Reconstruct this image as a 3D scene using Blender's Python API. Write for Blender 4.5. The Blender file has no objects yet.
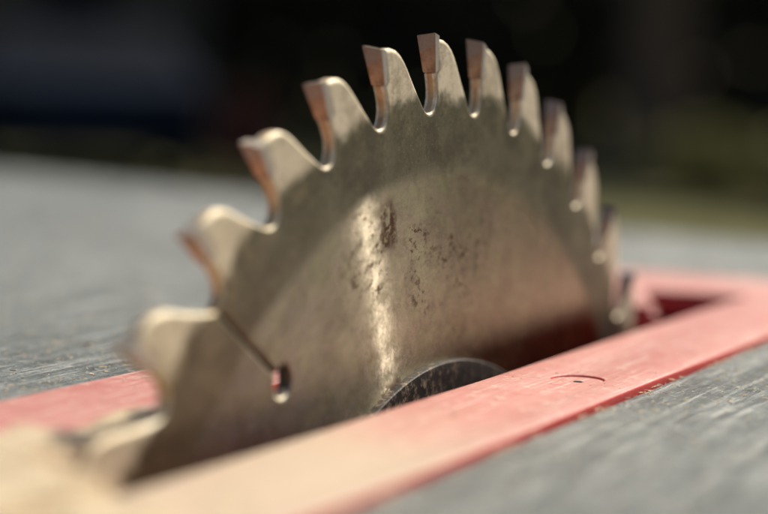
import bpy, bmesh, math, random
import numpy as np
GR, GA = .26, -.80
from mathutils import Vector, Matrix, noise
random.seed(7); rng = np.random.default_rng(7)
S = 0.125            # blade radius in metres; lengths below are in blade radii unless they end in _m
Z0 = 0.86            # height of the insert's top face
HC = 0.5673          # blade centre below the insert's top
scene = bpy.context.scene
col = bpy.context.collection

def W(x, y, z=0.0): return Vector((x*S, y*S, Z0+z*S))

# ------------------------------------------------------------------ node helpers
def newmat(name):
    m = bpy.data.materials.new(name); m.use_nodes = True
    nt = m.node_tree; b = nt.nodes['Principled BSDF']
    return m, nt, b
def nd(nt, t, **k):
    n = nt.nodes.new(t)
    for a, v in k.items():
        if a.startswith('i_'):
            key = a[2:]; key = int(key) if key.isdigit() else key.replace('_', ' ')
            n.inputs[key].default_value = v
        else: setattr(n, a, v)
    return n
def L(nt, a, b): nt.links.new(a, b)
def texc(nt, scale=(1,1,1), rot=(0,0,0), loc=(0,0,0)):
    t = nd(nt, 'ShaderNodeTexCoord'); m = nd(nt, 'ShaderNodeMapping')
    m.inputs['Scale'].default_value = scale; m.inputs['Rotation'].default_value = rot; m.inputs['Location'].default_value = loc
    L(nt, t.outputs['Object'], m.inputs[0]); return m.outputs[0]
def noise_n(nt, vec, scale, detail=4, rough=.6, dist=0):
    n = nd(nt, 'ShaderNodeTexNoise'); n.inputs['Scale'].default_value = scale
    n.inputs['Detail'].default_value = detail; n.inputs['Roughness'].default_value = rough; n.inputs['Distortion'].default_value = dist
    L(nt, vec, n.inputs['Vector']); return n.outputs['Fac']
def ramp(nt, f, stops):
    r = nd(nt, 'ShaderNodeValToRGB'); e = r.color_ramp.elements
    while len(e) < len(stops): e.new(.5)
    for q, (p_, c) in zip(e, stops):
        q.position = p_; q.color = (c, c, c, 1) if isinstance(c, (int, float)) else (*c, 1)
    L(nt, f, r.inputs[0]); return r.outputs[0]
def mixc(nt, f, a, b, mode='MIX'):
    m = nd(nt, 'ShaderNodeMix', data_type='RGBA', blend_type=mode)
    for s, v in ((m.inputs[0], f), (m.inputs[6], a), (m.inputs[7], b)):
        if isinstance(v, bpy.types.NodeSocket): L(nt, v, s)
        elif isinstance(v, (int, float)): s.default_value = v if s == m.inputs[0] else (v, v, v, 1)
        else: s.default_value = (*v, 1)
    return m.outputs[2]
def mth(nt, op, a, b=None, c=None, clamp=False):
    m = nd(nt, 'ShaderNodeMath', operation=op, use_clamp=clamp)
    for i, v in enumerate((a, b, c)):
        if v is None: continue
        if isinstance(v, bpy.types.NodeSocket): L(nt, v, m.inputs[i])
        else: m.inputs[i].default_value = v
    return m.outputs[0]
def smooth(nt, v, lo, hi):
    m = nd(nt, 'ShaderNodeMapRange', interpolation_type='SMOOTHSTEP')
    L(nt, v, m.inputs[0]); m.inputs[1].default_value = lo; m.inputs[2].default_value = hi
    return m.outputs[0]
def bump(nt, h, strength, dist, b):
    n = nd(nt, 'ShaderNodeBump'); n.inputs['Strength'].default_value = strength; n.inputs['Distance'].default_value = dist
    L(nt, h, n.inputs['Height']); L(nt, n.outputs[0], b.inputs['Normal']); return n
def setv(b, **k):
    for a, v in k.items():
        a = a.replace('_', ' ')
        b.inputs[a].default_value = (*v, 1) if isinstance(v, tuple) and len(v) == 3 else v

# ------------------------------------------------------------------ object helpers
def tag(o, label=None, cat=None, group=None, kind=None):
    if label: o['label'] = label
    if cat: o['category'] = cat
    if group: o['group'] = group
    if kind: o['kind'] = kind
    return o
def empty(name, loc, rz=0):
    o = bpy.data.objects.new(name, None); col.objects.link(o); o.location = loc; o.rotation_euler.z = rz
    o.empty_display_size = .05; return o
def link(name, me, mat, parent=None, loc=None, smooth_angle=None):
    o = bpy.data.objects.new(name, me); col.objects.link(o)
    if mat is not None and not me.materials: me.materials.append(mat)
    if parent is not None: o.parent = parent
    if loc is not None: o.location = loc
    if smooth_angle:
        me.shade_smooth()
        for e in me.edges: pass
        try: me.set_sharp_from_angle(angle=math.radians(smooth_angle))
        except Exception: pass
    return o
def from_bm(name, bm, mat, parent=None, loc=None, sm=None):
    me = bpy.data.meshes.new(name); bmesh.ops.recalc_face_normals(bm, faces=bm.faces); bm.to_mesh(me); bm.free()
    return link(name, me, mat, parent, loc, sm)
def from_py(name, v, f, mat, parent=None, loc=None, sm=None):
    me = bpy.data.meshes.new(name); me.from_pydata([tuple(a) for a in v], [], [tuple(a) for a in f]); me.update()
    return link(name, me, mat, parent, loc, sm)
def plate_mesh(name, loops, half, bev=0.0, res=2):
    """flat plate with holes from closed loops of 2-D points (metres)"""
    cu = bpy.data.curves.new(name, 'CURVE'); cu.dimensions = '2D'; cu.fill_mode = 'BOTH'
    cu.extrude = max(half-bev, 1e-5); cu.bevel_depth = bev; cu.bevel_resolution = res; cu.offset = -bev
    for lp in loops:
        sp = cu.splines.new('POLY'); sp.points.add(len(lp)-1)
        for q, (x, y) in zip(sp.points, lp): q.co = (x, y, 0, 1)
        sp.use_cyclic_u = True
    ob = bpy.data.objects.new(name, cu); col.objects.link(ob)
    dg = bpy.context.evaluated_depsgraph_get(); me = bpy.data.meshes.new_from_object(ob.evaluated_get(dg))
    bpy.data.objects.remove(ob); bpy.data.curves.remove(cu)
    bm = bmesh.new(); bm.from_mesh(me); bmesh.ops.remove_doubles(bm, verts=bm.verts, dist=2e-6)
    bmesh.ops.recalc_face_normals(bm, faces=bm.faces); bm.to_mesh(me); bm.free(); me.name = name
    return me
def bm_box(bm, lo, hi, rot=None, bev=0):
    c = [(a+b)/2 for a, b in zip(lo, hi)]; d = [b-a for a, b in zip(lo, hi)]
    r = bmesh.ops.create_cube(bm, size=1); vs = r['verts']
    bmesh.ops.scale(bm, vec=d, verts=vs)
    if bev:
        es = list({e for v in vs for e in v.link_edges})
        rr = bmesh.ops.bevel(bm, geom=es, offset=bev, segments=2, affect='EDGES'); vs = list({v for f in rr['faces'] for v in f.verts} | {v for v in vs if v.is_valid})
    if rot is not None: bmesh.ops.rotate(bm, cent=(0,0,0), matrix=rot, verts=vs)
    bmesh.ops.translate(bm, vec=c, verts=vs); return vs
def bm_cyl(bm, p0, p1, r0, r1, seg=48):
    p0, p1 = Vector(p0), Vector(p1); d = p1-p0
    m = Matrix.Translation((p0+p1)/2) @ d.to_track_quat('Z', 'Y').to_matrix().to_4x4()
    return bmesh.ops.create_cone(bm, cap_ends=True, segments=seg, radius1=r0, radius2=r1, depth=d.length, matrix=m)['verts']
def lathe_x(prof, seg=128):
    """revolve (x, r) profile about X"""
    v, f = [], []; n = len(prof)
    for i in range(seg):
        a = 2*math.pi*i/seg
        for x, r in prof: v.append((x, r*math.cos(a), r*math.sin(a)))
    for i in range(seg):
        j = (i+1) % seg
        for k in range(n-1): f.append((i*n+k, i*n+k+1, j*n+k+1, j*n+k))
    return v, f

# ------------------------------------------------------------------ materials
def blade_material():
    m, nt, b = newmat('worn_blade_steel')
    t = nd(nt, 'ShaderNodeTexCoord'); P = t.outputs['Object']
    sx = nd(nt, 'ShaderNodeSeparateXYZ'); L(nt, P, sx.inputs[0])
    yy = mth(nt, 'MULTIPLY', sx.outputs[1], 1/S); zz = mth(nt, 'MULTIPLY', sx.outputs[2], 1/S)
    r = mth(nt, 'SQRT', mth(nt, 'ADD', mth(nt, 'MULTIPLY', yy, yy), mth(nt, 'MULTIPLY', zz, zz)))
    ang = mth(nt, 'ARCTAN2', zz, yy)
    wob = mth(nt, 'MULTIPLY', mth(nt, 'SUBTRACT', noise_n(nt, P, 75, 5, .7), .5), .085)
    rw = mth(nt, 'ADD', r, wob)
    disc = mth(nt, 'SUBTRACT', 1.0, smooth(nt, mth(nt, 'ADD', r, mth(nt, 'MULTIPLY', wob, .12)), .812, .842))   # ground centre
    rim = smooth(nt, rw, .915, .938)                                                                   # sand-blasted tooth ring
    face = nd(nt, 'ShaderNodeNewGeometry')
    # polar coordinates for the grinding grain
    pol = nd(nt, 'ShaderNodeCombineXYZ'); L(nt, mth(nt, 'MULTIPLY', r, 1.0), pol.inputs[0]); L(nt, mth(nt, 'MULTIPLY', ang, .05), pol.inputs[1])
    grain = noise_n(nt, pol.outputs[0], 160, 5, .7)
    pol2 = nd(nt, 'ShaderNodeCombineXYZ'); L(nt, r, pol2.inputs[0]); L(nt, mth(nt, 'MULTIPLY', ang, .25), pol2.inputs[1])
    grain2 = noise_n(nt, pol2.outputs[0], 45, 6, .7)
    fine = noise_n(nt, P, 900, 3, .7)
    blot = noise_n(nt, P, 55, 5, .65)
    # oily brown film, patchy
    c0 = mixc(nt, ramp(nt, blot, [(.35, 0), (.7, 1)]), (.27, .262, .145), (.43, .42, .26))
    c0 = mixc(nt, ramp(nt, grain2, [(.38, 0), (.64, .75)]), c0, (.13, .115, .08))
    dark = mixc(nt, ramp(nt, noise_n(nt, P, 90, 5, .7), [(.4, 0), (.75, 1)]), (.20, .183, .12), (.31, .285, .195))
    rimc = mixc(nt, ramp(nt, noise_n(nt, P, 160, 5, .7), [(.35, 0), (.7, 1)]), (.76, .68, .48), (.92, .84, .64))
    pol3 = nd(nt, 'ShaderNodeCombineXYZ'); L(nt, mth(nt, 'MULTIPLY', r, 1.0), pol3.inputs[0]); L(nt, mth(nt, 'MULTIPLY', ang, .42), pol3.inputs[1])
    smg = ramp(nt, mixc(nt, .5, noise_n(nt, pol3.outputs[0], 16, 6, .8), noise_n(nt, P, 130, 5, .8)), [(.49, 0), (.56, 1)])
    c0 = mixc(nt, mth(nt, 'MULTIPLY', smg, .42), c0, (.07, .05, .026))
    scr_ = ramp(nt, noise_n(nt, pol2.outputs[0], 130, 4, .8), [(.58, 0), (.72, 1)])
    c0 = mixc(nt, mth(nt, 'MULTIPLY', scr_, .55), c0, (.50, .46, .35)); dark = mixc(nt, mth(nt, 'MULTIPLY', smg, .35), dark, (.065, .052, .036))
    c = mixc(nt, disc, dark, c0)
    rimc = mixc(nt, mth(nt, 'MULTIPLY', smg, .45), rimc, (.34, .27, .16))
    c = mixc(nt, rim, c, rimc)
    pep = ramp(nt, noise_n(nt, P, 1100, 4, .85), [(.56, 0), (.68, 1)]); c = mixc(nt, mth(nt, 'MULTIPLY', pep, .45), c, (.05, .04, .025))
    slt = ramp(nt, noise_n(nt, P, 1900, 2, .8), [(.60, 0), (.70, 1)]); c = mixc(nt, mth(nt, 'MULTIPLY', slt, .35), c, (.70, .65, .50))
    # golden heat tint patches just under the gullets
    gt = mth(nt, 'MULTIPLY', mth(nt, 'MULTIPLY', smooth(nt, rw, .86, .90), mth(nt, 'SUBTRACT', 1, rim)), ramp(nt, noise_n(nt, P, 210, 4, .7), [(.5, 0), (.66, 1)]))
    c = mixc(nt, mth(nt, 'MULTIPLY', gt, .3), c, (.62, .52, .30))
    # rust freckles and one trail of rust scabs that lies along a radius
    sp = noise_n(nt, pol3.outputs[0], 85, 6, .85); spm = ramp(nt, sp, [(.525, 0), (.575, 1)])
    patch = ramp(nt, noise_n(nt, P, 38, 3, .6), [(.48, 0), (.60, 1)])
    far = mth(nt, 'MULTIPLY', spm, patch)
    ta = mth(nt, 'ABSOLUTE', mth(nt, 'SUBTRACT', mth(nt, 'ADD', ang, mth(nt, 'MULTIPLY', mth(nt, 'SUBTRACT', noise_n(nt, P, 220, 4, .8), .5), .12)), math.radians(102.3)))
    trail = mth(nt, 'MULTIPLY', mth(nt, 'SUBTRACT', 1, smooth(nt, ta, .014, .056)), mth(nt, 'MULTIPLY', smooth(nt, r, .735, .76), mth(nt, 'SUBTRACT', 1, smooth(nt, r, .80, .83))))
    trail = mth(nt, 'MULTIPLY', trail, ramp(nt, noise_n(nt, P, 420, 5, .85), [(.42, 0), (.49, 1)]))
    # freckles thin out away from the upper middle
    ys = mth(nt, 'MULTIPLY', smooth(nt, yy, -.50, -.25), mth(nt, 'SUBTRACT', 1, smooth(nt, yy, .05, .40)))
    far = mth(nt, 'MULTIPLY', far, mth(nt, 'MULTIPLY', ys, disc))
    # scabs beside the collar
    ca = mth(nt, 'MULTIPLY', mth(nt, 'SUBTRACT', 1, smooth(nt, mth(nt, 'ABSOLUTE', mth(nt, 'SUBTRACT', ang, math.radians(104.5))), .03, .09)), mth(nt, 'SUBTRACT', 1, smooth(nt, r, .575, .60)))
    ca = mth(nt, 'MULTIPLY', ca, ramp(nt, noise_n(nt, P, 200, 4, .7), [(.46, 0), (.54, 1)]))
    rust = mth(nt, 'MAXIMUM', mth(nt, 'MAXIMUM', far, trail), ca)
    c = mixc(nt, mth(nt, 'MULTIPLY', rust, .95), c, (.07, .03, .011))
    L(nt, mth(nt, 'MULTIPLY', mth(nt, 'SUBTRACT', 1, rust), .5), b.inputs['Specular IOR Level'])
    L(nt, c, b.inputs['Base Color'])
    met = mth(nt, 'SUBTRACT', 1, mth(nt, 'MULTIPLY', rust, .8)); met = mth(nt, 'SUBTRACT', met, mth(nt, 'MULTIPLY', rim, .45), clamp=True)
    L(nt, met, b.inputs['Metallic'])
    ro = mth(nt, 'ADD', mth(nt, 'MULTIPLY', disc, -.13), .50)
    ro = mth(nt, 'ADD', ro, mth(nt, 'MULTIPLY', rim, .22)); ro = mth(nt, 'ADD', ro, mth(nt, 'MULTIPLY', rust, .35))
    ro = mth(nt, 'ADD', ro, mth(nt, 'MULTIPLY', mth(nt, 'SUBTRACT', blot, .5), .12), clamp=True)
    L(nt, ro, b.inputs['Roughness'])
    L(nt, mth(nt, 'MULTIPLY', disc, .7), b.inputs['Anisotropic'])
    tn = nd(nt, 'ShaderNodeTangent', direction_type='RADIAL', axis='X'); L(nt, tn.outputs[0], b.inputs['Tangent'])
    b.inputs['Anisotropic Rotation'].default_value = 0.25
    h = mth(nt, 'ADD', mth(nt, 'MULTIPLY', grain, mth(nt, 'ADD', .15, mth(nt, 'MULTIPLY', disc, .85))), mth(nt, 'MULTIPLY', fine, .5))
    h = mth(nt, 'ADD', h, mth(nt, 'MULTIPLY', rust, .8)); h = mth(nt, 'ADD', h, mth(nt, 'MULTIPLY', grain2, .8))
    bn_ = bump(nt, h, .22, .00012, b)
    # circular grinding marks: a second, strongly directional gloss on the ground centre
    gl = nd(nt, 'ShaderNodeBsdfAnisotropic', distribution='GGX'); gl.inputs['Roughness'].default_value = GR; gl.inputs['Anisotropy'].default_value = GA; gl.inputs['Rotation'].default_value = 0.25
    L(nt, tn.outputs[0], gl.inputs['Tangent']); L(nt, mixc(nt, mth(nt, 'MULTIPLY', rust, .9), (.62, .54, .42), (.05, .03, .02)), gl.inputs['Color'])
    bq = nd(nt, 'ShaderNodeBump'); bq.inputs['Strength'].default_value = .19; bq.inputs['Distance'].default_value = .00012
    L(nt, mth(nt, 'ADD', mth(nt, 'MULTIPLY', fine, 1.0), mth(nt, 'MULTIPLY', noise_n(nt, P, 420, 4, .7), .8)), bq.inputs['Height']); L(nt, bq.outputs[0], gl.inputs['Normal'])
    mx = nd(nt, 'ShaderNodeMixShader'); L(nt, mth(nt, 'MULTIPLY', disc, mth(nt, 'ADD', .10, mth(nt, 'MULTIPLY', ramp(nt, mixc(nt, .5, grain2, noise_n(nt, P, 300, 5, .8)), [(.42, 0), (.58, 1)]), .42))), mx.inputs[0]); L(nt, b.outputs[0], mx.inputs[1]); L(nt, gl.outputs[0], mx.inputs[2])
    L(nt, mx.outputs[0], nt.nodes['Material Output'].inputs['Surface'])
    return m
def edge_material():
    m, nt, b = newmat('gullet_edge_steel'); v = texc(nt)
    L(nt, mixc(nt, ramp(nt, noise_n(nt, v, 400, 4, .7), [(.35, 0), (.7, 1)]), (.46, .29, .14), (.70, .52, .30)), b.inputs['Base Color'])
    setv(b, Metallic=.3, Roughness=.5); bump(nt, noise_n(nt, v, 900, 3), .3, .0001, b); return m
def chamfer_material():
    m, nt, b = newmat('deburred_edge'); v = texc(nt)
    L(nt, mixc(nt, ramp(nt, noise_n(nt, v, 600, 4, .7), [(.38, 0), (.66, 1)]), (.62, .50, .30), (.90, .82, .64)), b.inputs['Base Color'])
    setv(b, Metallic=.25, Roughness=.55); bump(nt, noise_n(nt, v, 900, 3), .5, .0001, b); return m
def carbide_material():
    m, nt, b = newmat('tungsten_carbide'); v = texc(nt)
    n = noise_n(nt, v, 500, 4, .7)
    L(nt, mixc(nt, ramp(nt, n, [(.45, 0), (.62, 1)]), (.58, .54, .47), (.46, .38, .28)), b.inputs['Base Color'])
    setv(b, Metallic=.35, Roughness=.42); bump(nt, n, .25, .0001, b); return m
def pitch_shade_material():
    m, nt, b = newmat('pitch_and_shade_rake_face'); v = texc(nt)  # pitch stain, with the shade on the rake faces worked into the brown
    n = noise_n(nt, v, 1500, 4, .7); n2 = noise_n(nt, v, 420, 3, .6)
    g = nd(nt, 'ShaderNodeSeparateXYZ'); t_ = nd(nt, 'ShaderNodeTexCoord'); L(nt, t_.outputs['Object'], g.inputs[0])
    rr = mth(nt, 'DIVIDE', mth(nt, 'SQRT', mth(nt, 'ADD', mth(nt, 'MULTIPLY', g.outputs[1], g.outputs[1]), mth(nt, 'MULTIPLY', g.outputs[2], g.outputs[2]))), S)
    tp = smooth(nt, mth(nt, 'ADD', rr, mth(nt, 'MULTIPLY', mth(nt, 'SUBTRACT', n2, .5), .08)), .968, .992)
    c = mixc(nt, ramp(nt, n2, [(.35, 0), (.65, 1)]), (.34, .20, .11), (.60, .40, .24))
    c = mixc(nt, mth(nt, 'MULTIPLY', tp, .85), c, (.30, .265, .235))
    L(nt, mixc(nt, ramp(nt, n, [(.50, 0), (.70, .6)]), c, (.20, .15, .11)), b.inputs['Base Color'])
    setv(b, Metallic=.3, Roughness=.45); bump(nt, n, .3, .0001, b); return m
def collar_material():
    m, nt, b = newmat('grimy_black_collar'); v = texc(nt)
    n = noise_n(nt, v, 420, 5, .75); g = ramp(nt, n, [(.5, 0), (.72, 1)])
    geo = nd(nt, 'ShaderNodeSeparateXYZ'); t = nd(nt, 'ShaderNodeTexCoord'); L(nt, t.outputs['Object'], geo.inputs[0])
    side = mth(nt, 'SUBTRACT', 1, smooth(nt, geo.outputs[1], -.13*S, .08*S))   # dust caked at the end nearest the operator
    g2 = mth(nt, 'MULTIPLY', g, mth(nt, 'ADD', .25, mth(nt, 'MULTIPLY', side, 1.3)))
    L(nt, mixc(nt, g2, (.035, .027, .023), (.42, .31, .20)), b.inputs['Base Color'])
    setv(b, Metallic=.0, Roughness=.6); b.inputs['Specular IOR Level'].default_value = .25; bump(nt, n, .5, .0004, b); return m
def red_material():
    m, nt, b = newmat('dusty_red_paint'); v = texc(nt)
    geo = nd(nt, 'ShaderNodeNewGeometry'); s = nd(nt, 'ShaderNodeSeparateXYZ'); L(nt, geo.outputs['True Normal'], s.inputs[0])
    top = smooth(nt, s.outputs[2], .8, .97)
    ps = nd(nt, 'ShaderNodeSeparateXYZ'); L(nt, geo.outputs['Position'], ps.inputs[0])
    n1 = noise_n(nt, v, 45, 5, .65); n2 = noise_n(nt, v, 420, 4, .75); n3 = noise_n(nt, texc(nt, (14, 1.2, 1)), 60, 4, .7)
    red = mixc(nt, ramp(nt, n2, [(.3, 0), (.75, 1)]), (.62, .055, .048), (.74, .11, .085))
    film = mixc(nt, ramp(nt, n1, [(.3, 0), (.7, 1)]), (.58, .20, .17), (.66, .31, .26))
    film = mixc(nt, mth(nt, 'MULTIPLY', ramp(nt, n3, [(.5, 0), (.8, 1)]), .5), film, (.54, .13, .11))
    film = mixc(nt, mth(nt, 'MULTIPLY', ramp(nt, n2, [(.56, 0), (.70, 1)]), .7), film, (.84, .68, .54))
    sn = noise_n(nt, texc(nt, (30, .9, 1), (0, 0, .12)), 40, 4, .7); film = mixc(nt, ramp(nt, sn, [(.56, 0), (.64, .75)]), film, (.80, .58, .50))
    sn2 = noise_n(nt, texc(nt, (2, 24, 1), (0, 0, .5)), 34, 4, .7); film = mixc(nt, ramp(nt, sn2, [(.58, 0), (.64, .6)]), film, (.40, .08, .06))
    film = mixc(nt, ramp(nt, noise_n(nt, v, 170, 5, .75), [(.56, 0), (.72, .5)]), film, (.36, .13, .10))
    # sawdust film thickens towards the operator's end
    dz = mth(nt, 'SUBTRACT', 1, smooth(nt, mth(nt, 'ADD', ps.outputs[1], mth(nt, 'MULTIPLY', mth(nt, 'SUBTRACT', n1, .5), .05)), -.085, -.030))
    dz = mth(nt, 'MULTIPLY', dz, smooth(nt, ps.outputs[0], -.0165, -.012))
    film = mixc(nt, mth(nt, 'MULTIPLY', dz, .85), film, (.62, .51, .36))
    L(nt, mixc(nt, top, red, film), b.inputs['Base Color'])
    setv(b, Roughness=.5); b.inputs['Specular IOR Level'].default_value = .45
    h = mth(nt, 'ADD', mth(nt, 'MULTIPLY', n2, .8), n3); bump(nt, h, .4, .0003, b); return m
def table_material():
    m, nt, b = newmat('scuffed_cast_table'); v = texc(nt)
    n1 = noise_n(nt, v, 14, 6, .7); n2 = noise_n(nt, v, 520, 5, .8); n3 = noise_n(nt, v, 150, 5, .75, .5)
    sc = noise_n(nt, texc(nt, (11, .45, 1), (0, 0, .06)), 55, 6, .75); sc2 = noise_n(nt, texc(nt, (9, .8, 1), (0, 0, -.25)), 50, 6, .75)
    c = mixc(nt, ramp(nt, n1, [(.3, 0), (.7, 1)]), (.065, .082, .084), (.175, .198, .198))
    c = mixc(nt, ramp(nt, n3, [(.46, 0), (.60, .75)]), c, (.05, .058, .058))
    c = mixc(nt, ramp(nt, sc, [(.50, 0), (.66, .8)]), c, (.42, .43, .42))
    c = mixc(nt, ramp(nt, sc2, [(.54, 0), (.68, .6)]), c, (.06, .068, .068))
    c = mixc(nt, ramp(nt, n2, [(.58, 0), (.68, .8)]), c, (.66, .63, .54))
    L(nt, c, b.inputs['Base Color']); setv(b, Metallic=.7)
    L(nt, ramp(nt, mixc(nt, .5, sc, n3), [(.35, .24), (.7, .52)]), b.inputs['Roughness'])
    h = mth(nt, 'ADD', mth(nt, 'ADD', n2, sc), mth(nt, 'ADD', mth(nt, 'MULTIPLY', sc2, .7), n3)); bump(nt, h, 1.0, .0006, b); return m
def plain(name, c1, c2, scale, rough=.6, metal=0.0, bs=.2, bd=.01, spec=.5):
    m, nt, b = newmat(name); v = texc(nt); n = noise_n(nt, v, scale, 5, .65)
    L(nt, mixc(nt, ramp(nt, n, [(.3, 0), (.7, 1)]), c1, c2), b.inputs['Base Color'])
    setv(b, Roughness=rough, Metallic=metal); b.inputs['Specular IOR Level'].default_value = spec
    bump(nt, n, bs, bd, b); return m
M = dict(blade=blade_material(), edge=edge_material(), carbide=carbide_material(), pitch=pitch_shade_material(), chamfer=chamfer_material(), collar=collar_material(), red=red_material(), table=table_material(),
    kerf=plain('dark_slot_wall', (.06,.045,.035), (.14,.11,.08), 300, .5, .4, .2, .0001),
    steel=plain('dull_steel', (.25,.24,.22), (.4,.38,.35), 200, .4, .8, .2, .0002),
    cabinet=plain('grey_cabinet_paint', (.06,.065,.065), (.10,.105,.10), 30, .55, 0, .1, .001),
    dust=plain('pale_sawdust', (.62,.48,.31), (.80,.68,.48), 700, .95, 0, .8, .0008, .1),
    grass=plain('rough_grass', (.10,.10,.04), (.18,.17,.08), 1.3, .95, 0, .5, .05, .1),
    leaf=plain('dark_leaf', (.08,.07,.045), (.16,.145,.09), 2.5, .9, 0, 0, .01, .05),
    olive=plain('olive_leaf', (.11,.115,.045), (.22,.21,.09), 9, .8, 0, 0, .01, .2),
    bark=plain('brown_bark', (.10,.065,.04), (.19,.135,.09), 12, .9, 0, .6, .02, .2),
    navy=plain('navy_car_paint', (.009,.015,.028), (.012,.020,.036), 3, .5, 0, 0, .01, .03),
    tyre=plain('tyre_rubber', (.012,.012,.012), (.022,.022,.022), 20, .85, 0, .2, .004, .2),
    glass=plain('dark_window_glass', (.008,.010,.012), (.012,.014,.016), 3, .4, 0, 0, .01, .03),
    lamp=plain('red_lamp_plastic', (.30,.01,.01), (.36,.015,.012), 20, .3, 0, 0, .01),
    wall=plain('grey_render_wall', (.06,.053,.044), (.095,.085,.07), 1.2, .9, 0, .3, .02, .2),
    roof=plain('dark_roof_tile', (.04,.032,.028), (.07,.055,.048), 6, .85, 0, .4, .02, .2),
    maroon=plain('maroon_plastic', (.09,.012,.011), (.13,.016,.014), 9, .5, 0, .1, .004))

for k_ in ('leaf', 'olive'):             # leaves let some sun through
    m_ = M[k_]; nt_ = m_.node_tree; b_ = nt_.nodes['Principled BSDF']; tl_ = nd(nt_, 'ShaderNodeBsdfTranslucent'); mx_ = nd(nt_, 'ShaderNodeMixShader'); mx_.inputs[0].default_value = .35
    L(nt_, b_.inputs['Base Color'].links[0].from_socket, tl_.inputs['Color']); L(nt_, b_.outputs[0], mx_.inputs[1]); L(nt_, tl_.outputs[0], mx_.inputs[2]); L(nt_, mx_.outputs[0], nt_.nodes['Material Output'].inputs['Surface'])

# ------------------------------------------------------------------ the blade
N = 40; PT = 2*math.pi/N; TH0 = math.radians(138.0)
body_half = .0090*S; kerf = .0130*S
front = [(.953, .074), (.941, .098), (.931, .112), (.922, .112), (.914, .094), (.9075, .062), (.904, .02), (.9032, -.03)]
back = [(.9045, -.075), (.908, -.118), (.9125, -.155), (.919, -.20), (.929, -.262), (.941, -.335), (.954, -.405), (.966, -.468), (.976, -.525), (.985, -.59), (.9915, -.66), (.996, -.75), (.9975, -.84)]
def pol(r, th): return (r*S*math.cos(th), r*S*math.sin(th))
outline = []
slots = {1 + 10*j for j in range(4)}
for k in range(N):                       # clockwise (th decreasing)
    t0 = TH0 - PT*k
    # back of the previous tooth down into this gullet, then up this tooth's front
    seq = [(r, t0 - PT*u) for r, u in reversed(back)]
    outline += [pol(r, t) for r, t in seq]
    if k in slots:
        # expansion slot with a keyhole end
        tg = t0 + PT*.06
        a = np.array(pol(.9035, tg)); c = np.array(pol(.738, tg - math.radians(4.1))); d = c-a; d /= np.hypot(*d); n = np.array([-d[1], d[0]])
        R_ = .0175*S; w = .0014*S
        side = 1 if np.dot(n, np.array([-math.sin(tg), math.cos(tg)])) > 0 else -1
        n = n*side                      # n points to greater th (the side we arrive from)
        outline.append(tuple(a+n*w*1.3)); outline.append(tuple(a+n*w+d*.006*S))
        lim = math.asin(w/R_)
        q0 = math.atan2(n[1], n[0]); back_dir = math.atan2(-d[1], -d[0])
        # arc round the keyhole, from the n side to the -n side going through +d
        s_ang = lim
        for i in range(29):
            f_ = i/28; phi = back_dir; 
            ang = s_ang + f_*(2*math.pi-2*s_ang)
            e = -d*math.cos(ang) + n*math.sin(ang)
            outline.append(tuple(c + e*R_))
        outline.append(tuple(a-n*w+d*.006*S)); outline.append(tuple(a-n*w*1.3))
        outline += [pol(r, t0 - PT*u) for r, u in reversed(front) if u > .02][::-1] if False else [pol(r, t0 - PT*u) for r, u in front[::-1] if u > .02]
    else:
        outline += [pol(r, t0 - PT*u) for r, u in reversed(front)]
    outline.append(pol(.961, t0 - PT*.146)); outline.append(pol(.9975, t0 - PT*.112))
hole = [pol(.12, 2*math.pi*i/64) for i in range(64)]
me = plate_mesh('blade_body', [outline, hole], body_half, .0054*S, 2)
for v in me.vertices: v.co = Vector((v.co.z, v.co.x, v.co.y))      # curve XY -> blade YZ
bm = bmesh.new(); bm.from_mesh(me); bmesh.ops.recalc_face_normals(bm, faces=bm.faces); bm.to_mesh(me); bm.free()
me.materials.append(M['blade']); me.materials.append(M['edge']); me.materials.append(M['chamfer']); me.materials.append(M['kerf'])
for p in me.polygons: p.material_index = 0 if abs(p.normal.x) > .93 else (3 if math.hypot(p.center.y, p.center.z) < .893*S and p.normal.z < .55 else (2 if abs(p.normal.x) > .12 else 1))
saw = empty('circular_saw_blade', W(0, 0, -HC))
tag(saw, 'worn steel circular saw blade with carbide teeth, rising through the red slot', 'saw blade')
body = link('blade_body', me, None, saw, None, 40)
for p in me.polygons:
    if abs(p.normal.x) > .9995: p.use_smooth = False
def carbide(high_right):
    r0, r1 = .955, 1.004; hb = .0019
    vs = []
    for sx in (-1, 1):
        rt = r1 + (hb if (sx > 0) == high_right else -hb)
        x = sx*kerf; xb = x*.93
        # (r, u) outline of the tip: front-top, rear-top, rear-bottom, front-bottom
        for (r, u, xx) in ((rt, .000, x), (rt-.004, .105, xb), (r0, .140, xb*.70), (r0-.001, .072, x*.70)):
            vs.append((xx, *pol(r, TH0 - PT*u)))
    fs = [(0,1,2,3), (7,6,5,4), (0,4,5,1), (1,5,6,2), (2,6,7,3), (3,7,4,0)]
    bm = bmesh.new(); bv = [bm.verts.new(v) for v in vs]
    for f in fs: bm.faces.new([bv[i] for i in f])
    bmesh.ops.bevel(bm, geom=bm.edges[:], offset=.00010, segments=2, affect='EDGES')
    bmesh.ops.recalc_face_normals(bm, faces=bm.faces)
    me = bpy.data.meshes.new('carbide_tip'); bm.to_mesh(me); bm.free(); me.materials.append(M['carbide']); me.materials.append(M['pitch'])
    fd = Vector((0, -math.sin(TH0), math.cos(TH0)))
    for p in me.polygons: p.material_index = 1 if p.normal.dot(fd) > .93 else 0  # rake faces take the brown of pitch and painted shade
    return me
tips = [carbide(False), carbide(True)]
for k in range(-3, N-3):
    o = bpy.data.objects.new('carbide_tip', tips[k % 2]); col.objects.link(o); o.parent = saw; o.rotation_euler.x = -PT*k
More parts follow.
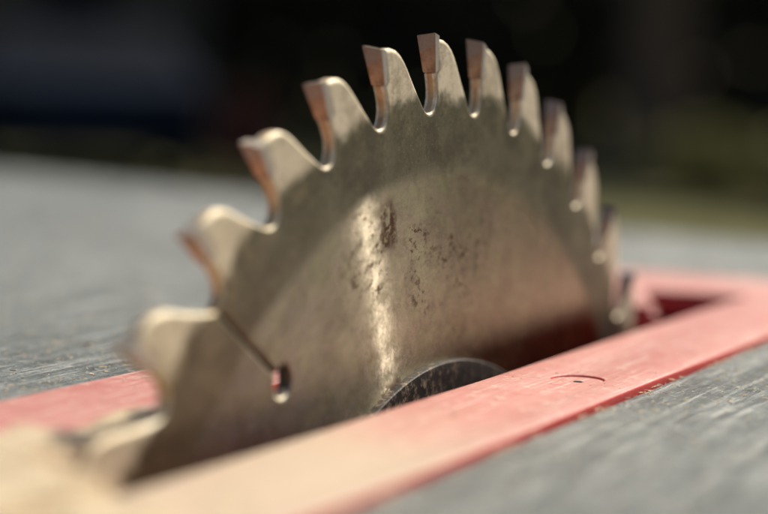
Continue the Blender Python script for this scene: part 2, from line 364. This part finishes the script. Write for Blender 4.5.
# collar clamped against the face
prof = [(.0088, .30), (.0200, .30), (.0212, .555), (.0212, .570), (.0206, .5735), (.0190, .5748), (.0088, .5748)]
v, f = lathe_x([(x*S, r*S) for x, r in prof], 160)
from_py('clamping_collar', v, f, M['collar'], saw, None, 30)
v, f = lathe_x([(x*S, r*S) for x, r in [(-.0088, .30), (-.03, .30), (-.03, .545), (-.025, .556), (-.0088, .556)]], 120)
from_py('clamping_collar', v, f, M['collar'], saw, None, 30)
bm = bmesh.new(); bm_cyl(bm, (-.9*S, 0, 0), (.20*S, 0, 0), .118*S, .118*S, 48); bm_cyl(bm, (.027*S, 0, 0), (.12*S, 0, 0), .22*S, .22*S, 6)
from_bm('arbor', bm, M['steel'], saw, None, 30)

# ------------------------------------------------------------------ throat insert
def rrect(x0, y0, x1, y1, r, n=8):
    o = []
    for cx, cy, a0 in ((x1-r, y1-r, 0), (x0+r, y1-r, 90), (x0+r, y0+r, 180), (x1-r, y0+r, 270)):
        for i in range(n+1):
            a = math.radians(a0+90*i/n); o.append((cx+r*math.cos(a), cy+r*math.sin(a)))
    return o
YN, YF = -2.1, 1.458; XL, XR = -.291, .285; SL, SR, SE = -.098, .100, 1.150
sc = lambda lp: [(x*S, y*S) for x, y in lp]
slotp = [(SR, -1.05), (SR, 1.155), (.090, 1.168), (-.075, 1.138), (-.084, 1.125), (.066, .760), (.055, .745), (.035, .80), (.026, .862), (.010, .872), (SL+.01, .872), (SL, .862), (SL, -1.05), (SL+.012, -1.065), (SR-.012, -1.065)]
RC = (.198, .016); RR = .034
rec = [(RC[0]+RR*math.cos(a*math.pi/24), RC[1]+RR*math.sin(a*math.pi/24)) for a in range(48)]
me = plate_mesh('insert_plate', [sc(rrect(XL, YN, XR, YF, .05)), sc(slotp), sc(rec)], .012*S*2, .0030*S, 2)
ins = empty('throat_insert', W(0, 0, 0))
tag(ins, 'faded red throat insert with a long slot round the blade, dusted with sawdust', 'throat insert')
ip = link('insert_plate', me, M['red'], ins, (0, 0, -.024*S), 40)
# recessed fixing screw
bm = bmesh.new(); bm_cyl(bm, (RC[0]*S, RC[1]*S, -.020*S), (RC[0]*S, RC[1]*S, -.0027*S), .0335*S, .0335*S, 40)
scr = from_bm('fixing_screw', bm, M['red'], ins, None, 30)
bm = bmesh.new(); bm_cyl(bm, ((RC[0]+.004)*S, (RC[1]-.008)*S, -.009*S), ((RC[0]+.004)*S, (RC[1]-.008)*S, -.0022*S), 1*.0065*S, .0065*S, 6)
from_bm('socket', bm, M['tyre'], scr)
# stiffening ribs hanging under the insert: the red walls seen inside the opening
bm = bmesh.new()
bm_box(bm, ((SL-.022)*S, -1.06*S, -.20*S), ((SL-.003)*S, .86*S, -.047*S))
from_bm('stiffening_rib', bm, M['red'], ins)
bm = bmesh.new(); bm_box(bm, ((SR+.003)*S, -1.06*S, -.09*S), ((SR+.022)*S, (SE+.02)*S, -.047*S))
from_bm('stiffening_rib', bm, M['red'], ins)

# ------------------------------------------------------------------ saw table
TZ = -.0062                               # table face lies a millimetre below the insert's face
g = .006
tb = empty('table_saw', (0, 0, 0))
tag(tb, 'grey metal saw table, scuffed and dusty, holding the red insert', 'table saw')
me = plate_mesh('table_top', [sc([(-4.5, -4.2), (3.5, -4.2), (3.6, -4.1), (3.6, 2.30), (3.5, 2.38), (-.28, 2.47), (-3.3, 3.50), (-4.5, 3.55), (-4.6, 3.45), (-4.6, -4.1)]), sc(rrect(XL-g, YN-g, XR+g, YF+g, .05))], .14*S, .006*S, 2)
link('table_top', me, M['table'], tb, W(0, 0, TZ-.14), 40)
bm = bmesh.new()
x0, x1, y0, y1, zt = -3.6*S, 2.6*S, -3.2*S, 2.1*S, Z0-.30*S
for lo, hi in (((x0, y0, .04), (x0+.012, y1, zt)), ((x1-.012, y0, .04), (x1, y1, zt)), ((x0+.012, y0, .04), (x1-.012, y0+.012, zt)), ((x0+.012, y1-.012, .04), (x1-.012, y1, zt)), ((x0+.012, y0+.012, .04), (x1-.012, y1-.012, .055))):
    bm_box(bm, lo, hi)
bm_box(bm, (x0+.03, y0+.03, 0), (x1-.03, y1-.03, .038))
from_bm('cabinet', bm, M['cabinet'], tb)

# ------------------------------------------------------------------ sawdust
def flecks(name, pts, lo, hi, label, flat=.25):
    V, F = [], []
    for (x, y, z, s) in pts:
        a = rng.uniform(0, 6.28); l = s*rng.uniform(.8, 2.2); w = s*rng.uniform(.45, 1); h = s*.13*rng.uniform(.5, 1.5)
        tl = rng.normal(0, .12, 2); ca, sa = math.cos(a), math.sin(a); i = len(V)
        for (u, v_, q) in ((-1,-.7,0), (.9,-1,0), (1,.8,0), (-.8,1,0), (-.6,-.4,1), (.6,-.5,1), (.5,.4,1), (-.6,.5,1)):
            uu, vv = u*l/2, v_*w/2
            V.append((x+ca*uu-sa*vv, y+sa*uu+ca*vv, z+q*h+abs(tl[0])*(uu+l/2)*.5))
        F += [(i,i+3,i+2,i+1), (i+4,i+5,i+6,i+7), (i,i+1,i+5,i+4), (i+1,i+2,i+6,i+5), (i+2,i+3,i+7,i+6), (i+3,i,i+4,i+7)]
    return V, F
pts = []
def in_slot(x, y): return SL-.006 < x < SR+.006 and -1.09 < y < SE+.01
zp = Z0; zt_ = Z0+TZ*S
for _ in range(5200):                     # on the insert, thicker at the near end
    y = -2.0+abs(rng.normal(0, 1.15)); x = rng.uniform(XL+.01, XR-.01)
    if y > YF-.04 or in_slot(x, y): continue
    if y > -.2 and rng.random() < .55: continue
    pts.append((x*S, y*S, zp+.00002, rng.choice([.00022, .0003, .00045], p=[.6,.3,.1])))
for _ in range(14000):                     # on the table
    x = rng.uniform(-3.2, 2.4); y = rng.uniform(-2.6, 2.3)
    if XL-.012 < x < XR+.012 and y < YF+.02: continue
    pts.append((x*S, y*S, zt_+.00002, rng.choice([.0003, .0005, .0009], p=[.6,.3,.1])))
for _ in range(520):                     # caught along the insert's edge
    x = XR+.004+abs(rng.normal(0, .010)); y = rng.uniform(-1.6, 1.35)
    if noise.noise(Vector((y*7, 3, 0))) < -.05 and rng.random() < .8: continue
    pts.append((x*S, y*S, zt_+.00002, rng.choice([.0003, .0005, .0008], p=[.45,.35,.2])))
for _ in range(4200):
    x = XL-.03-abs(rng.normal(0, .8)); y = rng.uniform(-.8, 2.2)
    pts.append((x*S, y*S, zt_+.00002, rng.choice([.0002, .0004, .0006], p=[.5,.35,.15])))
for _ in range(160):
    x = XR+.05+abs(rng.normal(0, .14)); y = .0+rng.normal(0, .28)
    pts.append((x*S, y*S, zt_+.00002, rng.choice([.0003, .0005, .0007])))
for _ in range(300):
    x = XL-.02-abs(rng.normal(0, .05)); y = rng.uniform(-1.2, 1.5)
    pts.append((x*S, y*S, zt_+.00002, rng.choice([.0003, .0005])))
V, F = flecks('', pts, 0, 0, '')
# heaped dust: fills the slot behind the blade at the near end and covers the insert
gx = np.arange(-.285, .275, .006); gy = np.arange(-2.0, -.30, .008)
idx = {}
def hgt(x, y):
    n = noise.fractal(Vector((x*9, y*9, 1.3)), 1.0, 2.0, 4)
    if x < -.004 and x > SL-.004: e = (-.24 - y)/.12 + n*.25          # in the slot
    elif x >= SR: e = (-.72 - y)/.35 + n*.7 - (x-SR)*1.3
    else: e = (-.80 - y)/.3 + n*.7 + (x-SL)*9
    e = max(0, min(1, e)); e = e*e*(3-2*e)
    z = -.012 + e*(.020+.008*n)
    if SL-.004 < x < -.004: z = -.13 + e*(.142+.012*n+.010*max(0, min(1, (-.70-y)/.12)))
    if -.02 <= x < SR+.002: q_ = max(0, min(1, (-.84-y)/.10)); z = max(z if x < 0 else -.16, -.16 + q_*q_*(3-2*q_)*(.184+.010*n))
    return z + .0012*noise.noise(Vector((x*90, y*90, 0)))
for i, x in enumerate(gx):
    for j, y in enumerate(gy):
        idx[i, j] = len(V); V.append((x*S, y*S, Z0+hgt(x, y)*S))
for i in range(len(gx)-1):
    for j in range(len(gy)-1):
        F.append((idx[i, j], idx[i+1, j], idx[i+1, j+1], idx[i, j+1]))
dust = from_py('sawdust', V, F, M['dust'])
tag(dust, 'pale sawdust heaped at the near end of the slot and scattered over insert and table', 'sawdust', kind='stuff')

# ------------------------------------------------------------------ surroundings (far out of focus)
gr = from_py('ground', [(-400,-400,0), (400,-400,0), (400,400,0), (-400,400,0)], [(0,1,2,3)], M['grass']); tag(gr, kind='structure')
def leaves(n, fn, s0, s1):
    V, F = [], []
    for _ in range(n):
        p_ = fn(); s = rng.uniform(s0, s1); a = rng.normal(size=3); a /= np.linalg.norm(a); q = np.cross(a, rng.normal(size=3)); q /= np.linalg.norm(q)
        i = len(V); V += [p_-a*s, p_+q*s*.5, p_+a*s, p_-q*s*.5]; F.append((i, i+1, i+2, i+3))
    return V, F
def hedge(name, x0, x1, y0, th, h, n, label):
    def fn():
        x = rng.uniform(x0, x1); z = h*rng.uniform(0, 1)**.8
        k = 1+.10*noise.noise(Vector((x*.9, z*.9, 5))); top = h*(1+.09*noise.noise(Vector((x*.5, 0, 2))))
        return np.array([x, y0+rng.normal(0, th*.35)*k+.5*noise.noise(Vector((x*.7, z*.7, 0))), min(z*top/h, top)])
    root = empty(name, ((x0+x1)/2, y0, 0)); tag(root, label, 'hedge')
    V, F = leaves(n, fn, .22, .46); off = np.array([(x0+x1)/2, y0, 0]); V = [v-off for v in V]
    from_py('foliage', V, F, M['leaf'], root)
    bm = bmesh.new()
    for x in np.arange(x0+1, x1, 1.7):
        bm_cyl(bm, (x-off[0]+rng.normal(0,.2), rng.normal(0,.2), 0), (x-off[0], 0, h*.8), .12, .04, 7)
    bmesh.ops.recalc_face_normals(bm, faces=bm.faces)
    from_bm('stems', bm, M['bark'], root)
hedge('hedge', -26, 22, 27, 3.6, 10.0, 60000, 'tall dark hedge closing off the view behind the saw')
def tree(x, y, h, r, tr, label, n=2600):
    root = empty('garden_tree', (x, y, 0)); tag(root, label, 'tree', 'garden trees')
    bm = bmesh.new(); pz = [(0,0,0,tr*1.3), (.05,0,.5,tr), (.0,.05,h*.35,tr*.8), (.1,0,h*.6,tr*.5), (0,0,h*.92,tr*.15)]
    for a, c in zip(pz, pz[1:]): bm_cyl(bm, a[:3], c[:3], a[3], c[3], 12)
    for i in range(7):
        a = rng.uniform(0, 6.28); z = h*rng.uniform(.38, .7); bm_cyl(bm, (0,0,z), (math.cos(a)*r*.75, math.sin(a)*r*.75, z+r*.5), tr*.35, tr*.08, 7)
    from_bm('trunk', bm, M['bark'], root, None, 40)
    cs = [np.array([rng.normal(0, r*.45), rng.normal(0, r*.45), h*.72+rng.normal(0, h*.13)]) for _ in range(16)]
    def fn():
        c = cs[rng.integers(len(cs))]; d = rng.normal(size=3); d /= np.linalg.norm(d); return c+d*r*.36*rng.uniform(.6, 1.05)
    V, F = leaves(n, fn, .10, .2); from_py('crown', V, F, M['leaf'], root)
# view axis heads from (.13,-.3) towards -X; helper for a spot seen at image x (0..768) at distance d
CAM = W(1.0784261, -2.3962667, .3851906)
yaw = .44874365
def spot(px, d):
    a = yaw - math.atan((px-384)/2006.7); return CAM.x-math.sin(a)*d, CAM.y+math.cos(a)*d
x, y = spot(650, 19); tree(x, y, 7.5, 2.4, .34, 'thick trunked garden tree at the right, in front of the dark hedge')
x, y = spot(860, 21); tree(x, y, 6.0, 1.6, .16, 'slim garden tree standing to the right of the thick trunked one')
# sunlit shrubs at the right
for i, (px, d, h, w_) in enumerate(((705, 14.5, .62, 1.0), (800, 13.5, .55, .8))):
    x, y = spot(px, d); root = empty('shrub', (x, y, 0)); tag(root, ('low olive shrub out of focus just right of the blade', 'lower olive shrub beside the right edge of the view')[i], 'shrub', 'low shrubs on the grass')
    def fn():
        a = rng.normal(size=3); a /= np.linalg.norm(a); r_ = rng.uniform(.55, 1); return np.array([a[0]*w_*.5*r_, a[1]*w_*.5*r_, h*.5+a[2]*h*.5*r_])
    V, F = leaves(1500, fn, .03, .06); from_py('foliage', V, F, M['olive'], root)
    bm = bmesh.new()
    for k in range(6): a = k*1.05; bm_cyl(bm, (0,0,0), (math.cos(a)*w_*.3, math.sin(a)*w_*.3, h*.7), .015, .005, 6)
    from_bm('stems', bm, M['bark'], root)
# parked car, seen end on
cx, cy = spot(72, 16.8)
car = empty('parked_car', (cx, cy, 0), yaw+math.pi+.2); car.scale = (1, 1, .82); tag(car, 'dark navy car parked on the grass far behind the left of the table', 'car')
prof = [(-2.0,.32), (-2.05,.62), (-1.95,.86), (-1.1,.98), (-.55,1.40), (.9,1.44), (1.55,1.02), (2.0,.92), (2.08,.6), (2.02,.32)]
V = []; hw = .88
for sx in (-1, -.97, .97, 1):
    for (a, z) in prof:
        ins_ = (1 if z < .95 else 1-.28*(z-.95)/.5)
        k = (1 if abs(sx) < .98 else 1); V.append((sx*hw*ins_, a*(.985 if abs(sx) > .98 else 1), z-(.02 if abs(sx) > .98 and z > .7 else 0)))
n = len(prof); F = []
for s in range(3):
    for i in range(n): j = (i+1) % n; F.append((s*n+i, s*n+j, (s+1)*n+j, (s+1)*n+i))
F += [tuple(range(n))[::-1], tuple(range(3*n, 4*n))]
from_py('body', V, F, M['navy'], car, None, 35)
for sy, za, zb, ya, yb in ((-1, 1.02, 1.34, -1.07, -.62), (1, 1.08, 1.36, 1.46, 1.03)):
    V = [(-.72, ya, za), (.72, ya, za), (.62, yb, zb), (-.62, yb, zb)]; o3 = .012*sy
    V = [(a, b_+o3, c+.012) for a, b_, c in V] + [(a, b_-o3*2, c-.012) for a, b_, c in V]
    from_py('window', V, [(0,1,2,3), (7,6,5,4), (0,4,5,1), (1,5,6,2), (2,6,7,3), (3,7,4,0)], M['glass'], car)
for sx in (-1, 1):
    bm = bmesh.new(); vs = [(-.85,1.0), (-.42,1.33), (.82,1.36), (1.3,1.02)]
    f0 = [bm.verts.new((sx*(hw*(1-.28*(z-.95)/.5)+.012), a, z)) for a, z in vs]; f1 = [bm.verts.new((sx*(hw*(1-.28*(z-.95)/.5)-.01), a, z)) for a, z in vs]
    bm.faces.new(f0); bm.faces.new(f1[::-1])
    for i in range(4): bm.faces.new((f0[i], f0[(i+1)%4], f1[(i+1)%4], f1[i]))
    from_bm('window', bm, M['glass'], car)
    for yy_ in (-1.3, 1.3):
        bm = bmesh.new(); bm_cyl(bm, (sx*.70, yy_, .32), (sx*.90, yy_, .32), .32, .32, 28); w_ = from_bm('wheel', bm, M['tyre'], car, None, 30)
        bm = bmesh.new(); bm_cyl(bm, (sx*.89, yy_, .32), (sx*.91, yy_, .32), .2, .18, 20); from_bm('rim', bm, M['steel'], w_, None, 30)
    bm = bmesh.new(); bm_box(bm, (sx*.68-.14, -2.075, .66), (sx*.68+.14, -2.02, .82), bev=.01); from_bm('tail_lamp', bm, M['lamp'], car)
for sx in (-1, 1):
    bm = bmesh.new(); bm_box(bm, (sx*.62-.16, 2.03, .64), (sx*.62+.16, 2.10, .80), bev=.01); from_bm('headlight', bm, M['glass'], car)
# maroon wheelie bin beside the car
bx_, by_ = spot(238, 16.6)
bn = empty('wheelie_bin', (bx_, by_, 0), yaw); tag(bn, 'small maroon bin standing just right of the navy car', 'bin')
bm = bmesh.new(); vs = bm_box(bm, (-.24, -.24, .05), (.24, .24, .62), bev=.03)
for v_ in bm.verts:
    if v_.co.z < .3: v_.co.x *= .82; v_.co.y *= .82
from_bm('body', bm, M['maroon'], bn); bm = bmesh.new(); bm_box(bm, (-.26, -.27, .625), (.26, .26, .68), bev=.02); from_bm('lid', bm, M['maroon'], bn)
for sx in (-1, 1):
    bm = bmesh.new(); bm_cyl(bm, (sx*.17, .2, .09), (sx*.22, .2, .09), .09, .09, 20); from_bm('wheel', bm, M['tyre'], bn)
# outbuilding behind the car
hx, hy = spot(20, 23.0)
hs = empty('outbuilding', (hx, hy, 0), yaw+.1); tag(hs, 'low grey rendered outbuilding behind the navy car', 'outbuilding')
bm = bmesh.new(); bm_box(bm, (-4.2, -.9, 0), (2.0, .9, 2.6)); wl = from_bm('wall', bm, M['wall'], hs)
V = [(-4.5,-1.2,2.6), (2.3,-1.2,2.6), (2.3,1.2,2.6), (-4.5,1.2,2.6), (-4.5,0,3.7), (2.3,0,3.7)]
from_py('roof', V, [(0,1,5,4), (2,3,4,5), (0,4,3), (1,2,5), (0,3,2,1)], M['roof'], hs)
for xx in (-2.4, .6):
    bm = bmesh.new(); bm_box(bm, (xx-.45, -.93, 1.1), (xx+.45, -.89, 1.9)); wn = from_bm('window', bm, M['glass'], hs)
    bm = bmesh.new()
    for lo, hi in (((xx-.52,-.95,1.9),(xx+.52,-.90,1.97)), ((xx-.52,-.95,1.03),(xx+.52,-.90,1.1)), ((xx-.52,-.95,1.1),(xx-.45,-.90,1.9)), ((xx+.45,-.95,1.1),(xx+.52,-.90,1.9))): bm_box(bm, lo, hi)
    from_bm('frame', bm, M['bark'], wn)
bm = bmesh.new(); bm_box(bm, (-1.3, -.94, .02), (-.4, -.89, 2.05), bev=.01); from_bm('door', bm, M['bark'], hs)

# ------------------------------------------------------------------ light
SUN = Vector((.135, .69, .71)).normalized()
sl = bpy.data.lights.new('sun', 'SUN'); sl.energy = 4.6; sl.angle = math.radians(.55); sl.color = (1, .93, .80)
so = bpy.data.objects.new('sun', sl); col.objects.link(so); so.rotation_euler = SUN.to_track_quat('Z', 'Y').to_euler(); so.location = (2, 6, 9)
wd = bpy.data.worlds.new('World'); scene.world = wd; wd.use_nodes = True; nt = wd.node_tree
sky = nt.nodes.new('ShaderNodeTexSky'); sky.sky_type = 'NISHITA'; sky.sun_disc = False
sky.sun_elevation = math.asin(SUN.z); sky.sun_rotation = math.atan2(SUN.x, SUN.y)
sky.air_density = .8; sky.dust_density = 4.0; sky.ozone_density = .3
bg = nt.nodes['Background']; bg.inputs[1].default_value = .10; nt.links.new(sky.outputs[0], bg.inputs[0])

# ------------------------------------------------------------------ camera
cd = bpy.data.cameras.new('camera'); co = bpy.data.objects.new('camera', cd); col.objects.link(co); scene.camera = co
pitch, roll = .09188995, .02921448
fw = Vector((-math.sin(yaw)*math.cos(pitch), math.cos(yaw)*math.cos(pitch), -math.sin(pitch)))
r0 = Vector((math.cos(yaw), math.sin(yaw), 0)); u0 = r0.cross(fw)
rt = math.cos(roll)*r0 + math.sin(roll)*u0; up = -math.sin(roll)*r0 + math.cos(roll)*u0
m = Matrix(((rt.x, up.x, -fw.x, CAM.x), (rt.y, up.y, -fw.y, CAM.y), (rt.z, up.z, -fw.z, CAM.z), (0,0,0,1)))
co.matrix_world = m
cd.sensor_width = 36; cd.lens = 2006.7/768*36; cd.clip_start = .01; cd.clip_end = 1500
cd.dof.use_dof = True; cd.dof.focus_distance = 2.545*S; cd.dof.aperture_fstop = 8.6; cd.dof.aperture_blades = 0

scene.view_settings.view_transform = 'Standard'; scene.view_settings.look = 'None'
scene.view_settings.exposure = 0.0; scene.view_settings.gamma = 1
scene.render.engine = 'CYCLES'
scene.cycles.use_denoising = True
scene.cycles.sample_clamp_indirect = 6
